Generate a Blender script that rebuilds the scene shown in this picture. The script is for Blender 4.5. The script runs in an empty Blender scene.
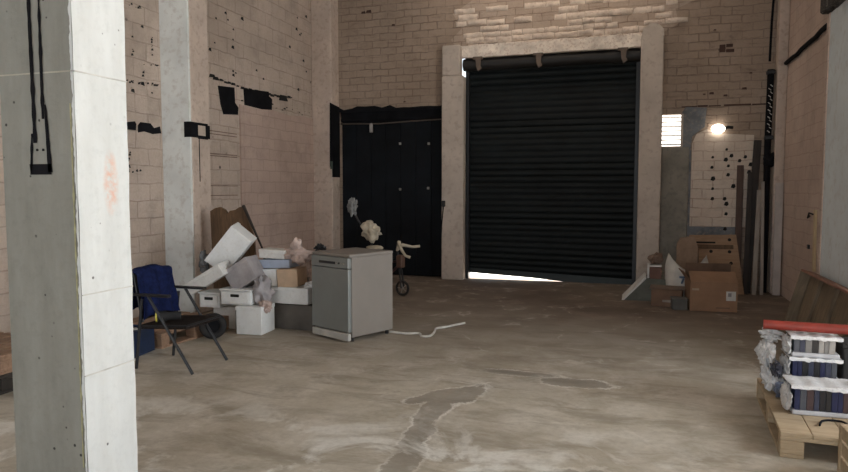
import bpy, bmesh, math, random
from mathutils import Vector, Matrix, noise
R = math.radians
random.seed(7)
S = bpy.context.scene

# ------------------------------------------------------------------ camera
cam_data = bpy.data.cameras.new('camera')
cam = bpy.data.objects.new('camera', cam_data)
S.collection.objects.link(cam)
cam_data.sensor_fit = 'HORIZONTAL'
cam_data.sensor_width = 36.0
cam_data.lens = 36.0 * 660.0 / 848.0
cam.location = (0, 0, 1.5)
cam.rotation_euler = (R(90 - 4.0), 0, R(17.8))
S.camera = cam

# ------------------------------------------------------------------ world, sun, daylight, exposure
W = bpy.data.worlds.new('world'); S.world = W; W.use_nodes = True
bg = W.node_tree.nodes['Background']
bg.inputs[0].default_value = (0.80, 0.90, 1.0, 1)
bg.inputs[1].default_value = 1.6

def light(name, kind, loc, rot, energy, color, size=(1, 1), **kw):
    d = bpy.data.lights.new(name, kind); d.energy = energy; d.color = color
    if kind == 'AREA':
        d.shape = 'RECTANGLE'; d.size, d.size_y = size
    for k, v in kw.items(): setattr(d, k, v)
    o = bpy.data.objects.new(name, d); S.collection.objects.link(o)
    o.location = loc; o.rotation_euler = rot
    return o
light('sun', 'SUN', (0, 30, 20), (R(-50), 0, R(-50)), 40.0, (1.0, 0.95, 0.88), angle=R(0.6))
# daylight through the loading opening in the right wall, level with the camera
light('side_daylight', 'AREA', (5.1, 3.1, 2.3), (0, R(90), 0), 240.0, (0.92, 0.97, 1.0), (4.0, 3.6))
# daylight through the opening behind the camera
light('rear_daylight', 'AREA', (-1.8, -5.1, 2.4), (R(90), 0, 0), 85.0, (0.95, 0.98, 1.0), (6.0, 3.8))
# added overhead fill, no roof opening; brightens the brickwork over the shutter
light('lintel_fill', 'AREA', (-1.3, 9.95, 5.4), (0, 0, 0), 18.0, (1.0, 0.86, 0.72), (3.2, .5))
S.view_settings.view_transform = 'Standard'
S.view_settings.look = 'None'
S.view_settings.gamma = 1.0
S.view_settings.use_curve_mapping = False
S.view_settings.exposure = 0.35

# ------------------------------------------------------------------ helpers
def link(o): S.collection.objects.link(o); return o

class MB:
    """collects shapes, then links them as one mesh object"""
    def __init__(self): self.bm = bmesh.new()
    def box(self, x0, x1, y0, y1, z0, z1, bev=0.0, M=None, seg=1):
        t = bmesh.new()
        vs = [t.verts.new((x, y, z)) for x in (x0, x1) for y in (y0, y1) for z in (z0, z1)]
        for f in ((0, 1, 3, 2), (4, 6, 7, 5), (0, 4, 5, 1), (2, 3, 7, 6), (0, 2, 6, 4), (1, 5, 7, 3)):
            t.faces.new([vs[i] for i in f])
        if bev: bmesh.ops.bevel(t, geom=t.edges[:], offset=bev, segments=seg, profile=0.5, affect='EDGES')
        if M is not None: bmesh.ops.transform(t, matrix=M, verts=t.verts[:])
        self._add(t); return self
    def _add(self, t):
        me = bpy.data.meshes.new('tmp'); t.to_mesh(me); t.free()
        self.bm.from_mesh(me); bpy.data.meshes.remove(me)
    def tube(self, pts, r, n=10, closed=False):
        pts = [Vector(p) for p in pts]; rings = []
        prev = None
        for i, p in enumerate(pts):
            a = pts[max(i - 1, 0)]; b = pts[min(i + 1, len(pts) - 1)]
            if closed: a = pts[i - 1]; b = pts[(i + 1) % len(pts)]
            d = (b - a).normalized()
            u = prev if prev else (Vector((0, 0, 1)) if abs(d.z) < .9 else Vector((1, 0, 0)))
            u = (u - d * u.dot(d)).normalized(); v = d.cross(u); prev = u
            rr = r[i] if isinstance(r, (list, tuple)) else r
            rings.append([self.bm.verts.new(p + (u * math.cos(2 * math.pi * k / n) + v * math.sin(2 * math.pi * k / n)) * rr) for k in range(n)])
        m = len(rings)
        for i in range(m if closed else m - 1):
            A, B = rings[i], rings[(i + 1) % m]
            for k in range(n):
                self.bm.faces.new((A[k], A[(k + 1) % n], B[(k + 1) % n], B[k]))
        if not closed:
            self.bm.faces.new(rings[0][::-1]); self.bm.faces.new(rings[-1])
        return self
    def prism(self, poly, axis, a, b, M=None):
        """poly: 2D points in the other two axes"""
        t = bmesh.new()
        def P(p, v):
            return {'x': (v, p[0], p[1]), 'y': (p[0], v, p[1]), 'z': (p[0], p[1], v)}[axis]
        A = [t.verts.new(P(p, a)) for p in poly]; B = [t.verts.new(P(p, b)) for p in poly]
        n = len(poly)
        t.faces.new(A[::-1]); t.faces.new(B)
        for i in range(n): t.faces.new((A[i], A[(i + 1) % n], B[(i + 1) % n], B[i]))
        if M is not None: bmesh.ops.transform(t, matrix=M, verts=t.verts[:])
        self._add(t); return self
    def sheet(self, fn, nu, nv, th=0.0):
        """surface fn(u,v) with thickness"""
        t = bmesh.new()
        g = [[t.verts.new(fn(i / nu, j / nv)) for j in range(nv + 1)] for i in range(nu + 1)]
        for i in range(nu):
            for j in range(nv):
                t.faces.new((g[i][j], g[i + 1][j], g[i + 1][j + 1], g[i][j + 1]))
        if th:
            bmesh.ops.recalc_face_normals(t, faces=t.faces[:])
            bmesh.ops.solidify(t, geom=t.faces[:], thickness=th)
        self._add(t); return self
    def blob(self, c, s, amp=0.25, freq=5.0, sub=4, seed=0, flat=None, M=None):
        """crumpled bag: an icosphere pushed about by noise with creases"""
        t = bmesh.new(); bmesh.ops.create_icosphere(t, subdivisions=sub, radius=1)
        for v in t.verts:
            p = v.co.copy()
            q = p * freq * .5 + Vector((seed * 3.1, seed * 1.7, seed * .9))
            n = .9 * noise.noise(q) - .35 * abs(noise.noise(q * 1.9)) - .22 * abs(noise.noise(q * 4.3)) + .12 * noise.noise(q * 9) + .1
            p = p * (1 + amp * 2 * n)
            v.co = Vector((p.x * s[0], p.y * s[1], p.z * s[2]))
        if M is not None: bmesh.ops.transform(t, matrix=M, verts=t.verts[:])
        bmesh.ops.translate(t, vec=Vector(c), verts=t.verts[:])
        if flat is not None:
            for v in t.verts:
                if v.co.z < flat: v.co.z = flat
        self._add(t); return self
    def build(self, name, m, parent=None, smooth=False, loc=None):
        bmesh.ops.recalc_face_normals(self.bm, faces=self.bm.faces[:])
        me = bpy.data.meshes.new(name); self.bm.to_mesh(me); self.bm.free()
        me.materials.append(m)
        if smooth:
            for p in me.polygons: p.use_smooth = True
            try: me.set_sharp_from_angle(angle=R(smooth if smooth is not True else 40))
            except Exception: pass
        o = link(bpy.data.objects.new(name, me))
        if parent: o.parent = parent
        if loc: o.location = loc
        return o

def smooth_pts(P, k=6):
    P = [Vector(p) for p in P]; out = []
    for i in range(len(P) - 1):
        a, b, c, d = P[max(i - 1, 0)], P[i], P[i + 1], P[min(i + 2, len(P) - 1)]
        for j in range(k):
            t = j / k
            out.append(.5 * ((2 * b) + (c - a) * t + (2 * a - 5 * b + 4 * c - d) * t * t + (3 * b - a - 3 * c + d) * t ** 3))
    return out + [P[-1]]
def box(name, m, x0, x1, y0, y1, z0, z1, bev=0.0, parent=None, M=None):
    return MB().box(x0, x1, y0, y1, z0, z1, bev, M).build(name, m, parent)
def tag(o, label, cat, group=None):
    o['label'] = label; o['category'] = cat
    if group: o['group'] = group
    return o
def struct(o): o['kind'] = 'structure'; return o
def thing(name, label, cat, loc=(0, 0, 0), rz=0, group=None, rot=None):
    o = link(bpy.data.objects.new(name, None)); o.location = loc
    o.rotation_euler = rot if rot else (0, 0, rz)
    o.empty_display_size = .1
    return tag(o, label, cat, group)
def T(x, y, z, rx=0, ry=0, rz=0):
    return Matrix.Translation((x, y, z)) @ Matrix.Rotation(R(rz), 4, 'Z') @ Matrix.Rotation(R(ry), 4, 'Y') @ Matrix.Rotation(R(rx), 4, 'X')

# ------------------------------------------------------------------ materials
class NT:
    def __init__(self, name):
        self.m = bpy.data.materials.new(name); self.m.use_nodes = True
        self.t = self.m.node_tree; self.b = self.t.nodes['Principled BSDF']
    def n(self, typ, **kw):
        nd = self.t.nodes.new(typ)
        for k, v in kw.items(): setattr(nd, k, v)
        return nd
    def l(self, a, b): self.t.links.new(a, b)
    def inp(self, nd, key, v):
        if hasattr(v, 'default_value') or hasattr(v, 'links'): self.l(v, nd.inputs[key])
        else: nd.inputs[key].default_value = v
    def coord(self): return self.n('ShaderNodeTexCoord').outputs['Object']
    def noise(self, vec, scale, detail=4, rough=.6, dist=0.0):
        nd = self.n('ShaderNodeTexNoise'); self.l(vec, nd.inputs['Vector'])
        nd.inputs['Scale'].default_value = scale; nd.inputs['Detail'].default_value = detail
        nd.inputs['Roughness'].default_value = rough; nd.inputs['Distortion'].default_value = dist
        return nd.outputs['Fac']
    def math(self, op, a, b=0.0, clamp=False):
        nd = self.n('ShaderNodeMath', operation=op); nd.use_clamp = clamp
        self.inp(nd, 0, a); self.inp(nd, 1, b); return nd.outputs[0]
    def ramp(self, f, a, b, lo=0.0, hi=1.0):
        nd = self.n('ShaderNodeMapRange'); nd.clamp = True
        self.inp(nd, 0, f); nd.inputs[1].default_value = a; nd.inputs[2].default_value = b
        nd.inputs[3].default_value = lo; nd.inputs[4].default_value = hi
        return nd.outputs[0]
    def mix(self, f, a, b, mode='MIX'):
        nd = self.n('ShaderNodeMix', data_type='RGBA', blend_type=mode)
        self.inp(nd, 0, f)
        for i, v in ((6, a), (7, b)):
            if isinstance(v, tuple): nd.inputs[i].default_value = (*v, 1)
            else: self.l(v, nd.inputs[i])
        return nd.outputs[2]
    def col(self, c, rough=.8):
        if isinstance(c, tuple): self.b.inputs['Base Color'].default_value = (*c, 1)
        else: self.l(c, self.b.inputs['Base Color'])
        self.inp(self.b, 'Roughness', rough)
    def bump(self, h, strength=.4, dist=.01):
        nd = self.n('ShaderNodeBump'); nd.inputs['Strength'].default_value = strength
        nd.inputs['Distance'].default_value = dist
        self.l(h, nd.inputs['Height']); self.l(nd.outputs[0], self.b.inputs['Normal'])

def lin(r, g, b):
    f = lambda c: (c / 255 / 12.92) if c <= 10.3 else ((c / 255 + .055) / 1.055) ** 2.4
    return (f(r), f(g), f(b))

def simple(name, c, rough=.7, var=.12, scale=8.0, metal=0.0, bump=.15, dirt_or_dim=None, spec=None):
    t = NT(name); v = t.coord()
    n1 = t.noise(v, scale, 5); n2 = t.noise(v, scale * 6, 3)
    dark = tuple(x * (1 - var * 2) for x in c); lite = tuple(min(1, x * (1 + var)) for x in c)
    k = t.mix(t.ramp(n1, .3, .7), dark, lite)
    if dirt_or_dim: k = t.mix(t.ramp(n2, .52, .68, 0, .55), k, dirt_or_dim)
    t.col(k, rough); t.b.inputs['Metallic'].default_value = metal
    if spec is not None: t.b.inputs['Specular IOR Level'].default_value = spec
    if bump: t.bump(n2, bump, .004)
    return t.m

def wood(name, c1, c2, rough=.75, axis=0, scale=1.0):
    t = NT(name); v = t.coord()
    mp = t.n('ShaderNodeMapping'); t.l(v, mp.inputs[0])
    s = [14 * scale] * 3; s[axis] = 1.6 * scale; mp.inputs['Scale'].default_value = s
    n1 = t.noise(mp.outputs[0], 2.2, 6, .65, .8); n2 = t.noise(v, 3, 3)
    k = t.mix(t.ramp(n1, .3, .7), c1, c2)
    k = t.mix(t.ramp(n2, .45, .75, 0, .4), k, tuple(x * .45 for x in c1))
    t.col(k, rough); t.bump(n1, .3, .004); return t.m

def wall_mat(name, axis, c1, c2, joint, chips=.62, jfac=.5, bump=.5, row=.165, wid=.34, stain=(.05, .04, .035), holes=True, streak=.35):
    """whitewashed blockwork: joints show through here and there, paint chipped off in spots"""
    t = NT(name); v = t.coord()
    sx = t.n('ShaderNodeSeparateXYZ'); t.l(v, sx.inputs[0])
    cb = t.n('ShaderNodeCombineXYZ')
    t.l(sx.outputs[axis], cb.inputs[0]); t.l(sx.outputs[2], cb.inputs[1])
    wob = t.n('ShaderNodeTexNoise'); t.l(v, wob.inputs['Vector']); wob.inputs['Scale'].default_value = 4; wob.inputs['Detail'].default_value = 5
    wadd = t.n('ShaderNodeVectorMath', operation='MULTIPLY_ADD')
    t.l(wob.outputs['Color'], wadd.inputs[0]); wadd.inputs[1].default_value = (.07, .055, 0); t.l(cb.outputs[0], wadd.inputs[2])
    br = t.n('ShaderNodeTexBrick'); t.l(wadd.outputs[0], br.inputs['Vector'])
    br.inputs['Scale'].default_value = 1; br.inputs['Brick Width'].default_value = wid
    br.inputs['Row Height'].default_value = row; br.inputs['Mortar Size'].default_value = .009
    br.inputs['Mortar Smooth'].default_value = .5
    br.inputs['Color1'].default_value = (.42, .42, .42, 1); br.inputs['Color2'].default_value = (.58, .58, .58, 1)
    big = t.noise(v, .9, 5, .6); mid = t.noise(v, 4.5, 5, .65); fine = t.noise(v, 38, 4, .7)
    jm = t.math('MULTIPLY', br.outputs['Fac'], t.ramp(mid, .44, .60))
    st_ = t.n('ShaderNodeMapping'); t.l(cb.outputs[0], st_.inputs[0]); st_.inputs['Scale'].default_value = (1.6, 13, 1)
    stf = t.ramp(t.noise(st_.outputs[0], 1.5, 6, .7, .3), .58, .70)
    base = t.mix(t.ramp(big, .32, .68), c1, c2)
    base = t.mix(t.math('MULTIPLY', t.ramp(fine, .35, .7), .22), base, tuple(x * .6 for x in c1))
    base = t.mix(.18, base, br.outputs['Color'], 'OVERLAY')
    base = t.mix(t.math('MULTIPLY', jm, jfac), base, joint)
    base = t.mix(t.math('MULTIPLY', stf, streak), base, joint)
    base = t.mix(t.ramp(t.noise(v, 2.6, 6, .72), .50, .70, 0, .38), base, tuple(x * .55 for x in c1))
    if holes:
        vo = t.n('ShaderNodeTexVoronoi'); t.l(v, vo.inputs['Vector']); vo.inputs['Scale'].default_value = 5.5
        spot = t.ramp(t.math('ADD', vo.outputs['Distance'], t.math('MULTIPLY', fine, .14)), .16, .20, 1, 0)
        spot = t.math('MULTIPLY', spot, t.ramp(t.noise(v, 1.1, 3), chips - .05, chips + .03))
        base = t.mix(spot, base, stain)
        sc = t.ramp(t.noise(v, 9, 6, .75, .4), .655, .70)
        base = t.mix(t.math('MULTIPLY', sc, .55), base, joint)
    t.col(base, .9); t.b.inputs['Specular IOR Level'].default_value = .2
    h = t.math('SUBTRACT', t.math('ADD', t.math('MULTIPLY', mid, .8), t.math('MULTIPLY', fine, .5)), t.math('ADD', t.math('MULTIPLY', jm, min(1, jfac * 2)), t.math('MULTIPLY', stf, streak)))
    t.bump(h, bump, .018)
    return t.m

PINK1 = (.43, .345, .28); PINK2 = (.54, .445, .37)
M_left = wall_mat('painted_blocks_left', 1, PINK1, (.60, .49, .41), (.26, .19, .15), chips=.58, jfac=.40, row=.2, wid=.4)
M_back = wall_mat('painted_blocks_back', 0, (.33, .25, .19), (.42, .325, .255), (.22, .15, .115), chips=.60, jfac=.45, row=.12, wid=.29, streak=.55, bump=.7)
M_plaster = wall_mat('pink_plaster', 1, (.47, .345, .285), (.54, .41, .345), (.33, .24, .20), chips=.9, jfac=.04, streak=.10, bump=.2, holes=False)
M_right = wall_mat('pink_plaster_right', 1, (.54, .41, .34), (.66, .53, .45), (.36, .25, .20), chips=.85, jfac=.05, streak=.14, bump=.35, holes=False)
M_trim = simple('plaster_trim', (.58, .47, .39), .9, .1, 2.2, dirt_or_dim=(.36, .27, .22), spec=.2)
M_trim_white = simple('whitewashed_trim', (.74, .75, .72), .9, .08, 2.0, dirt_or_dim=(.52, .48, .43), spec=.2)
M_jamb = simple('jamb_plaster', (.57, .49, .42), .9, .1, 1.8, dirt_or_dim=(.38, .30, .25), spec=.2)
M_relief = simple('glow_whitened_rubble', (.88, .77, .67), .9, .16, 5, dirt_or_dim=(.45, .30, .23), bump=.5, spec=.2)  # whitewash made paler, the daylight glow over the shutter put into its colour
M_black = simple('black_paint', (.008, .008, .010), .85, .3, 4, bump=.2, spec=.15)
M_blackgloss = simple('black_door', (.006, .008, .011), .7, .3, 2, bump=.1, spec=.2)
M_dark = simple('dark_void', (.01, .009, .008), .9)
M_ceiling = simple('ceiling_board', (.26, .23, .20), .9)
M_blackmetal = simple('black_metal', (.014, .014, .016), .45, .2, 20, bump=.05)
M_greypanel = simple('olive_grey_board', (.27, .245, .205), .85, .15, 2.5, dirt_or_dim=(.16, .15, .13), spec=.2)
M_blue_grey = simple('blue_grey_paint', (.20, .21, .22), .9, .2, 4, dirt_or_dim=(.34, .28, .24), spec=.2)
M_card = simple('cardboard', (.31, .185, .115), .85, .1, 4, spec=.2)
M_card_dark = simple('dark_cardboard', (.20, .125, .085), .85, .15, 4, spec=.2)
M_white = simple('white_plastic', (.78, .79, .78), .5, .05, 5, dirt_or_dim=(.68, .67, .64), bump=.03)
M_offwhite = simple('off_white_card', (.70, .69, .66), .8, .08, 5, dirt_or_dim=(.58, .55, .51))
M_greylilac = simple('grey_lilac_plastic', (.36, .335, .34), .6, .15, 6)
M_bag = simple('crumpled_white_plastic', (.72, .72, .72), .35, .12, 14, dirt_or_dim=(.42, .40, .42), bump=.4)
M_bagpink = simple('pinkish_paper', (.52, .40, .35), .7, .15, 12, bump=.4)
M_peach = simple('peach_card', (.58, .42, .29), .8, .1, 5)
M_blueband = simple('pale_blue_card', (.40, .46, .58), .7, .1, 5)
M_palletw = wood('pallet_wood', (.38, .28, .17), (.54, .42, .28))
M_palletd = wood('old_pallet_wood', (.22, .13, .08), (.36, .23, .15))
M_brownw = wood('brown_wood', (.075, .04, .02), (.17, .10, .05), axis=2)
M_darkplank = wood('dark_plank', (.018, .014, .012), (.042, .032, .026), axis=2)
M_redplank = wood('red_brown_plank', (.06, .033, .025), (.12, .072, .052), axis=2)
M_palegrey_plank = wood('pale_grey_plank', (.26, .22, .19), (.38, .33, .28), axis=2)
M_redpole = simple('red_plastic', (.27, .035, .022), .5, .15, 6, dirt_or_dim=(.20, .045, .03), bump=.08)
M_crate = wood('weathered_crate_wood', (.15, .11, .07), (.30, .23, .155), axis=2)
M_craterim = wood('reddish_rim_wood', (.24, .11, .075), (.38, .20, .14), axis=1)
M_fabricblue = simple('blue_fabric', (.010, .016, .062), .95, .25, 25, bump=.3, spec=.1)
M_fabricdark = simple('dark_brown_fabric', (.030, .023, .020), .95, .2, 25, bump=.3, spec=.1)
M_dish_front = simple('silver_painted_steel', (.27, .285, .275), .42, .04, 3, metal=.35, bump=.0)
M_dish_side = simple('grey_beige_steel', (.25, .222, .195), .55, .05, 2, metal=.0, bump=.0)
M_cable_white = simple('white_cable', (.62, .60, .55), .5)
M_rubber = simple('black_rubber', (.015, .014, .014), .8)
M_cream = simple('cream_plastic', (.52, .45, .34), .6, .15, 12)
M_yellow = simple('yellow_plastic', (.55, .48, .06), .5)
M_chrome = simple('dull_metal', (.45, .43, .40), .4, .1, 15, metal=.7)

# column concrete with streaky grey face
def concrete(name, c1, c2, pits=True, spec=.25, blush=False):
    t = NT(name); v = t.coord()
    mp = t.n('ShaderNodeMapping'); t.l(v, mp.inputs[0]); mp.inputs['Scale'].default_value = (6, 6, 1.2)
    st = t.noise(mp.outputs[0], 2.0, 6, .6); n = t.noise(v, 22, 5, .7)
    k = t.mix(t.ramp(st, .3, .72), c1, c2)
    k = t.mix(t.ramp(n, .5, .8, 0, .35), k, tuple(x * .72 for x in c1))
    if pits:
        vo = t.n('ShaderNodeTexVoronoi'); t.l(v, vo.inputs['Vector']); vo.inputs['Scale'].default_value = 13
        p = t.ramp(t.math('ADD', vo.outputs['Distance'], t.math('MULTIPLY', n, .1)), .11, .15, 1, 0)
        p = t.math('MULTIPLY', p, t.ramp(t.noise(v, 5, 2), .46, .53))
        k = t.mix(p, k, tuple(x * .22 for x in c1))
    if blush:
        mp2 = t.n('ShaderNodeMapping'); mp2.vector_type = 'TEXTURE'; t.l(v, mp2.inputs[0])
        mp2.inputs['Location'].default_value = (-2.235, 2.385, 1.53); mp2.inputs['Scale'].default_value = (.4, .05, .16)
        g = t.n('ShaderNodeTexGradient', gradient_type='SPHERICAL'); t.l(mp2.outputs[0], g.inputs[0])
        mk = t.math('MULTIPLY', t.ramp(g.outputs['Fac'], 0, .5), t.ramp(t.noise(v, 26, 5, .7), .38, .62, 0, .75))
        k = t.mix(mk, k, (.72, .40, .28))
    t.col(k, .9); t.b.inputs['Specular IOR Level'].default_value = spec
    t.bump(n, .35, .006); return t.m
M_col = concrete('pillar_concrete', (.235, .23, .20), (.30, .295, .26))
M_colwhite = concrete('pillar_whitewash', (.62, .635, .62), (.71, .73, .72), blush=True)

# floor: worn concrete, wet patches with pale salt rims
def floor_mat():
    t = NT('worn_concrete_floor'); v = t.coord()
    big = t.noise(v, .55, 5, .6); mid = t.noise(v, 2.3, 6, .65, .3); fine = t.noise(v, 24, 5, .7)
    mpx = t.n('ShaderNodeMapping'); t.l(v, mpx.inputs[0]); mpx.inputs['Scale'].default_value = (.6, 1.6, 1)
    stk = t.noise(mpx.outputs[0], 2.2, 6, .7, .5)
    k = t.mix(t.ramp(big, .35, .65), (.42, .37, .29), (.545, .49, .395))
    k = t.mix(t.ramp(mid, .42, .62, 0, .8), k, (.63, .575, .49))
    k = t.mix(t.ramp(stk, .48, .64, 0, .75), k, (.315, .27, .205))
    sp = t.n('ShaderNodeSeparateXYZ'); t.l(v, sp.inputs[0])
    # brown grime, deepened toward the loading door to paint in light falloff
    dirt_or_dim = t.math('MULTIPLY', t.ramp(sp.outputs[1], 4.6, 8.2), t.ramp(big, .2, .6, .6, 1))
    k = t.mix(dirt_or_dim, k, (.135, .098, .075))
    mud = t.ramp(mid, .52, .62, 0, .5)
    k = t.mix(t.math('MULTIPLY', mud, t.ramp(sp.outputs[1], 6, 8)), k, (.27, .21, .165))
    # wet marks, each an ellipse in the floor
    fields = []
    for (x, y, sx_, sy_, a) in [(-1.17, 4.62, .13, .30, -14), (-1.29, 4.22, .11, .34, 0), (-1.25, 3.75, .09, .36, 0), (-1.19, 3.3, .10, .36, 0),
                                (-.42, 5.17, .30, .13, 0), (-.90, 5.30, .34, .08, 0), (-1.35, 4.55, .10, .30, -35), (-.25, 3.35, .30, .20, 25), (-.7, 3.1, .2, .3, 0)]:
        mp = t.n('ShaderNodeMapping'); mp.vector_type = 'TEXTURE'; t.l(v, mp.inputs[0])
        mp.inputs['Location'].default_value = (x, y, 0); mp.inputs['Rotation'].default_value = (0, 0, R(a)); mp.inputs['Scale'].default_value = (sx_ * 1.5, sy_ * 1.5, 4)
        g = t.n('ShaderNodeTexGradient', gradient_type='SPHERICAL'); t.l(mp.outputs[0], g.inputs[0]); fields.append(g.outputs['Fac'])
    f = fields[0]
    for g in fields[1:]: f = t.math('MAXIMUM', f, g)
    f = t.math('ADD', f, t.math('MULTIPLY', t.math('SUBTRACT', t.noise(v, 4.5, 7, .75), .5), 1.15))
    wet = t.ramp(f, .34, .46)
    rim = t.math('MULTIPLY', t.ramp(f, .24, .34), t.ramp(f, .38, .33 + .08, 1, 0))
    pale = t.math('MULTIPLY', rim, t.ramp(t.noise(v, 3.1, 4), .38, .6, .15, 1))
    k = t.mix(t.math('MULTIPLY', pale, .75), k, (.80, .77, .70))
    k = t.mix(t.math('MULTIPLY', wet, .62), k, (.27, .24, .20))
    # salt blooms near the camera
    s2 = t.noise(v, 1.7, 7, .62, .6)
    bloom = t.math('MULTIPLY', t.ramp(s2, .52, .60), t.ramp(sp.outputs[1], 4.3, 3.4))
    k = t.mix(t.math('MULTIPLY', bloom, .8), k, (.82, .80, .74))
    ln = t.math('ABSOLUTE', t.math('SUBTRACT', t.noise(v, 1.05, 5, .55, .5), .5))
    k = t.mix(t.math('MULTIPLY', t.ramp(ln, .004, .02, .28, 0), t.ramp(mid, .48, .6)), k, (.74, .69, .61))
    k = t.mix(t.ramp(fine, .45, .8, 0, .28), k, (.22, .18, .14))
    rough = t.math('SUBTRACT', .74, t.math('MULTIPLY', wet, .25))
    t.col(k, rough); t.b.inputs['Specular IOR Level'].default_value = .35
    t.bump(t.math('ADD', fine, t.math('MULTIPLY', mid, .6)), .25, .006)
    return t.m
M_floor = floor_mat()

def shutter_mat():
    t = NT('shutter_steel'); v = t.coord()
    n = t.noise(v, 3, 4)
    t.col(t.mix(t.ramp(n, .3, .7), (.003, .0045, .005), (.007, .011, .012)), .6)
    t.b.inputs['Specular IOR Level'].default_value = .25
    return t.m
M_shutter = shutter_mat()
def emis(name, c, s):
    t = NT(name); t.col(c, .5)
    t.b.inputs['Emission Color'].default_value = (*c, 1); t.b.inputs['Emission Strength'].default_value = s
    return t.m
M_lamp = emis('lamp_glass', (1.0, .93, .82), 6.0)
def ground_out():
    t = NT('outside_paving'); v = t.coord(); t.col(t.mix(t.noise(v, 3), (.5, .48, .44), (.7, .68, .64)), .9); return t.m

# ------------------------------------------------------------------ the setting
LX, RX, BY, FY, CH = -5.4, 2.0, 10.75, -5.0, 5.6
RX2 = 5.2        # the room is wider beside and behind the camera
SX0, SX1, SZ = -2.74, 0.02, 3.66     # shutter opening
struct(box('floor', M_floor, LX - .3, RX2 + .3, FY - .3, BY + .3, -.2, 0))
struct(box('ceiling', M_ceiling, LX - .3, RX2 + .3, FY - .3, BY + .3, CH, CH + .2))
struct(box('outside_ground', ground_out(), -12, 12, BY + .3, 24, -.2, -.01)).name = 'floor_outside'
struct(box('wall_left', M_left, LX - .25, LX, FY - .3, BY + .3, 0, CH))
struct(box('wall_right', M_right, RX, RX + .25, 6.2, BY + .3, 0, CH))
struct(box('wall_right_return', M_right, RX + .25, RX2 + .25, 6.2, 6.45, 0, CH))
w = MB()
w.box(RX2, RX2 + .25, FY - .3, 1.2, 0, CH); w.box(RX2, RX2 + .25, 5.0, 6.2, 0, CH); w.box(RX2, RX2 + .25, 1.2, 5.0, 4.5, CH)
struct(w.build('wall_right_side', M_right))
w = MB()
w.box(LX, -4.9, FY - .25, FY, 0, CH); w.box(1.3, RX2, FY - .25, FY, 0, CH); w.box(-4.9, 1.3, FY - .25, FY, 4.4, CH)
struct(w.build('wall_rear', M_right))
# back wall: pieces around the shutter opening, the black doorway, the vent and the daylight slot
w = MB()
VX0, VX1, VZ0, VZ1 = .345, .625, 2.16, 2.64
w.box(LX, -5.02, BY, BY + .3, 0, CH)
w.box(-5.02, -3.08, BY, BY + .3, 2.90, CH)
w.box(-3.08, -2.90, BY, BY + .3, 0, CH)
w.box(-2.90, SX0, BY, BY + .3, 0, 3.36); w.box(-2.90, -2.87, BY, BY + .3, 3.36, 3.86); w.box(-2.90, SX0, BY, BY + .3, 3.86, CH)
w.box(SX0, SX1, BY, BY + .3, SZ, CH)
w.box(SX1, VX0, BY, BY + .3, 0, CH)
w.box(VX0, VX1, BY, BY + .3, 0, VZ0); w.box(VX0, VX1, BY, BY + .3, VZ1, CH)
w.box(VX1, RX, BY, BY + .3, 0, CH)
wb = struct(w.build('wall_back', M_back))
# left wall plaster panel, the lower part
struct(MB().prism([(8.22, 0), (10.46, 0), (10.46, 2.72), (10.1, 2.74), (9.6, 2.70), (9.1, 2.73), (8.6, 2.69), (8.22, 2.71)], 'x', LX, LX + .025).build('trim_1', M_plaster))
# left pilasters (each with its two faces in its own paint)
p1 = struct(box('trim_2', M_trim, LX, -5.0, 6.63, 6.98, 0, CH, .012))
struct(box('trim_2_face', M_trim_white, LX, -5.006, 6.60, 6.632, 0, CH, .004, p1))
struct(box('trim_3', M_trim, LX, -5.02, 10.44, 10.75, 0, CH, .015))
# pilasters beside the shutter, rounded heads
def jamb(name, x0, x1, slot=False):
    m = MB()
    if slot:
        m.box(x0, x1, 10.57, BY, 0, 3.36, .015)
        m.box(x0, x1 - .06, 10.57, BY, 3.36, 3.86, .02)
    else:
        m.box(x0, x1, 10.55, BY, 0, 3.80, .015)
        m.prism([(x0, 3.78), (x1, 3.78), (x1 - .01, 3.88), (x1 - .09, 3.96), (x0 + .13, 3.97), (x0 + .03, 3.91)], 'y', 10.552, BY)
    return struct(m.build(name, M_jamb))
jamb('trim_4', -3.09, -2.72, True)
jamb('trim_5', .02, .345)
# corner pilaster and its upper crack
struct(box('trim_6', M_trim, 1.87, RX, 10.56, BY, 0, CH, .012))
p = struct(box('trim_7', simple('bluish_white_paint', (.74, .79, .80), .85, .05, 2, dirt_or_dim=(.6, .6, .57), spec=.2), 1.80, RX, 6.25, 7.66, 0, 3.26, .01))
struct(box('trim_7_edge', M_right, 1.79, RX, 7.60, 7.70, 0, 3.26, .01, p))
# ragged dark bracket above that pilaster
m = MB()
for k in range(7):
    a = random.uniform(0, .22)
    m.box(1.70 + random.uniform(0, .08), RX, 6.5 + k * .17, 6.72 + k * .17, 3.24 + random.uniform(0, .03), 3.50 + a * .3, .02)
struct(m.build('trim_8', simple('dark_broken_corbel', (.055, .045, .038), .9, .4, 10, dirt_or_dim=(.3, .27, .22), bump=.6)))

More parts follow.
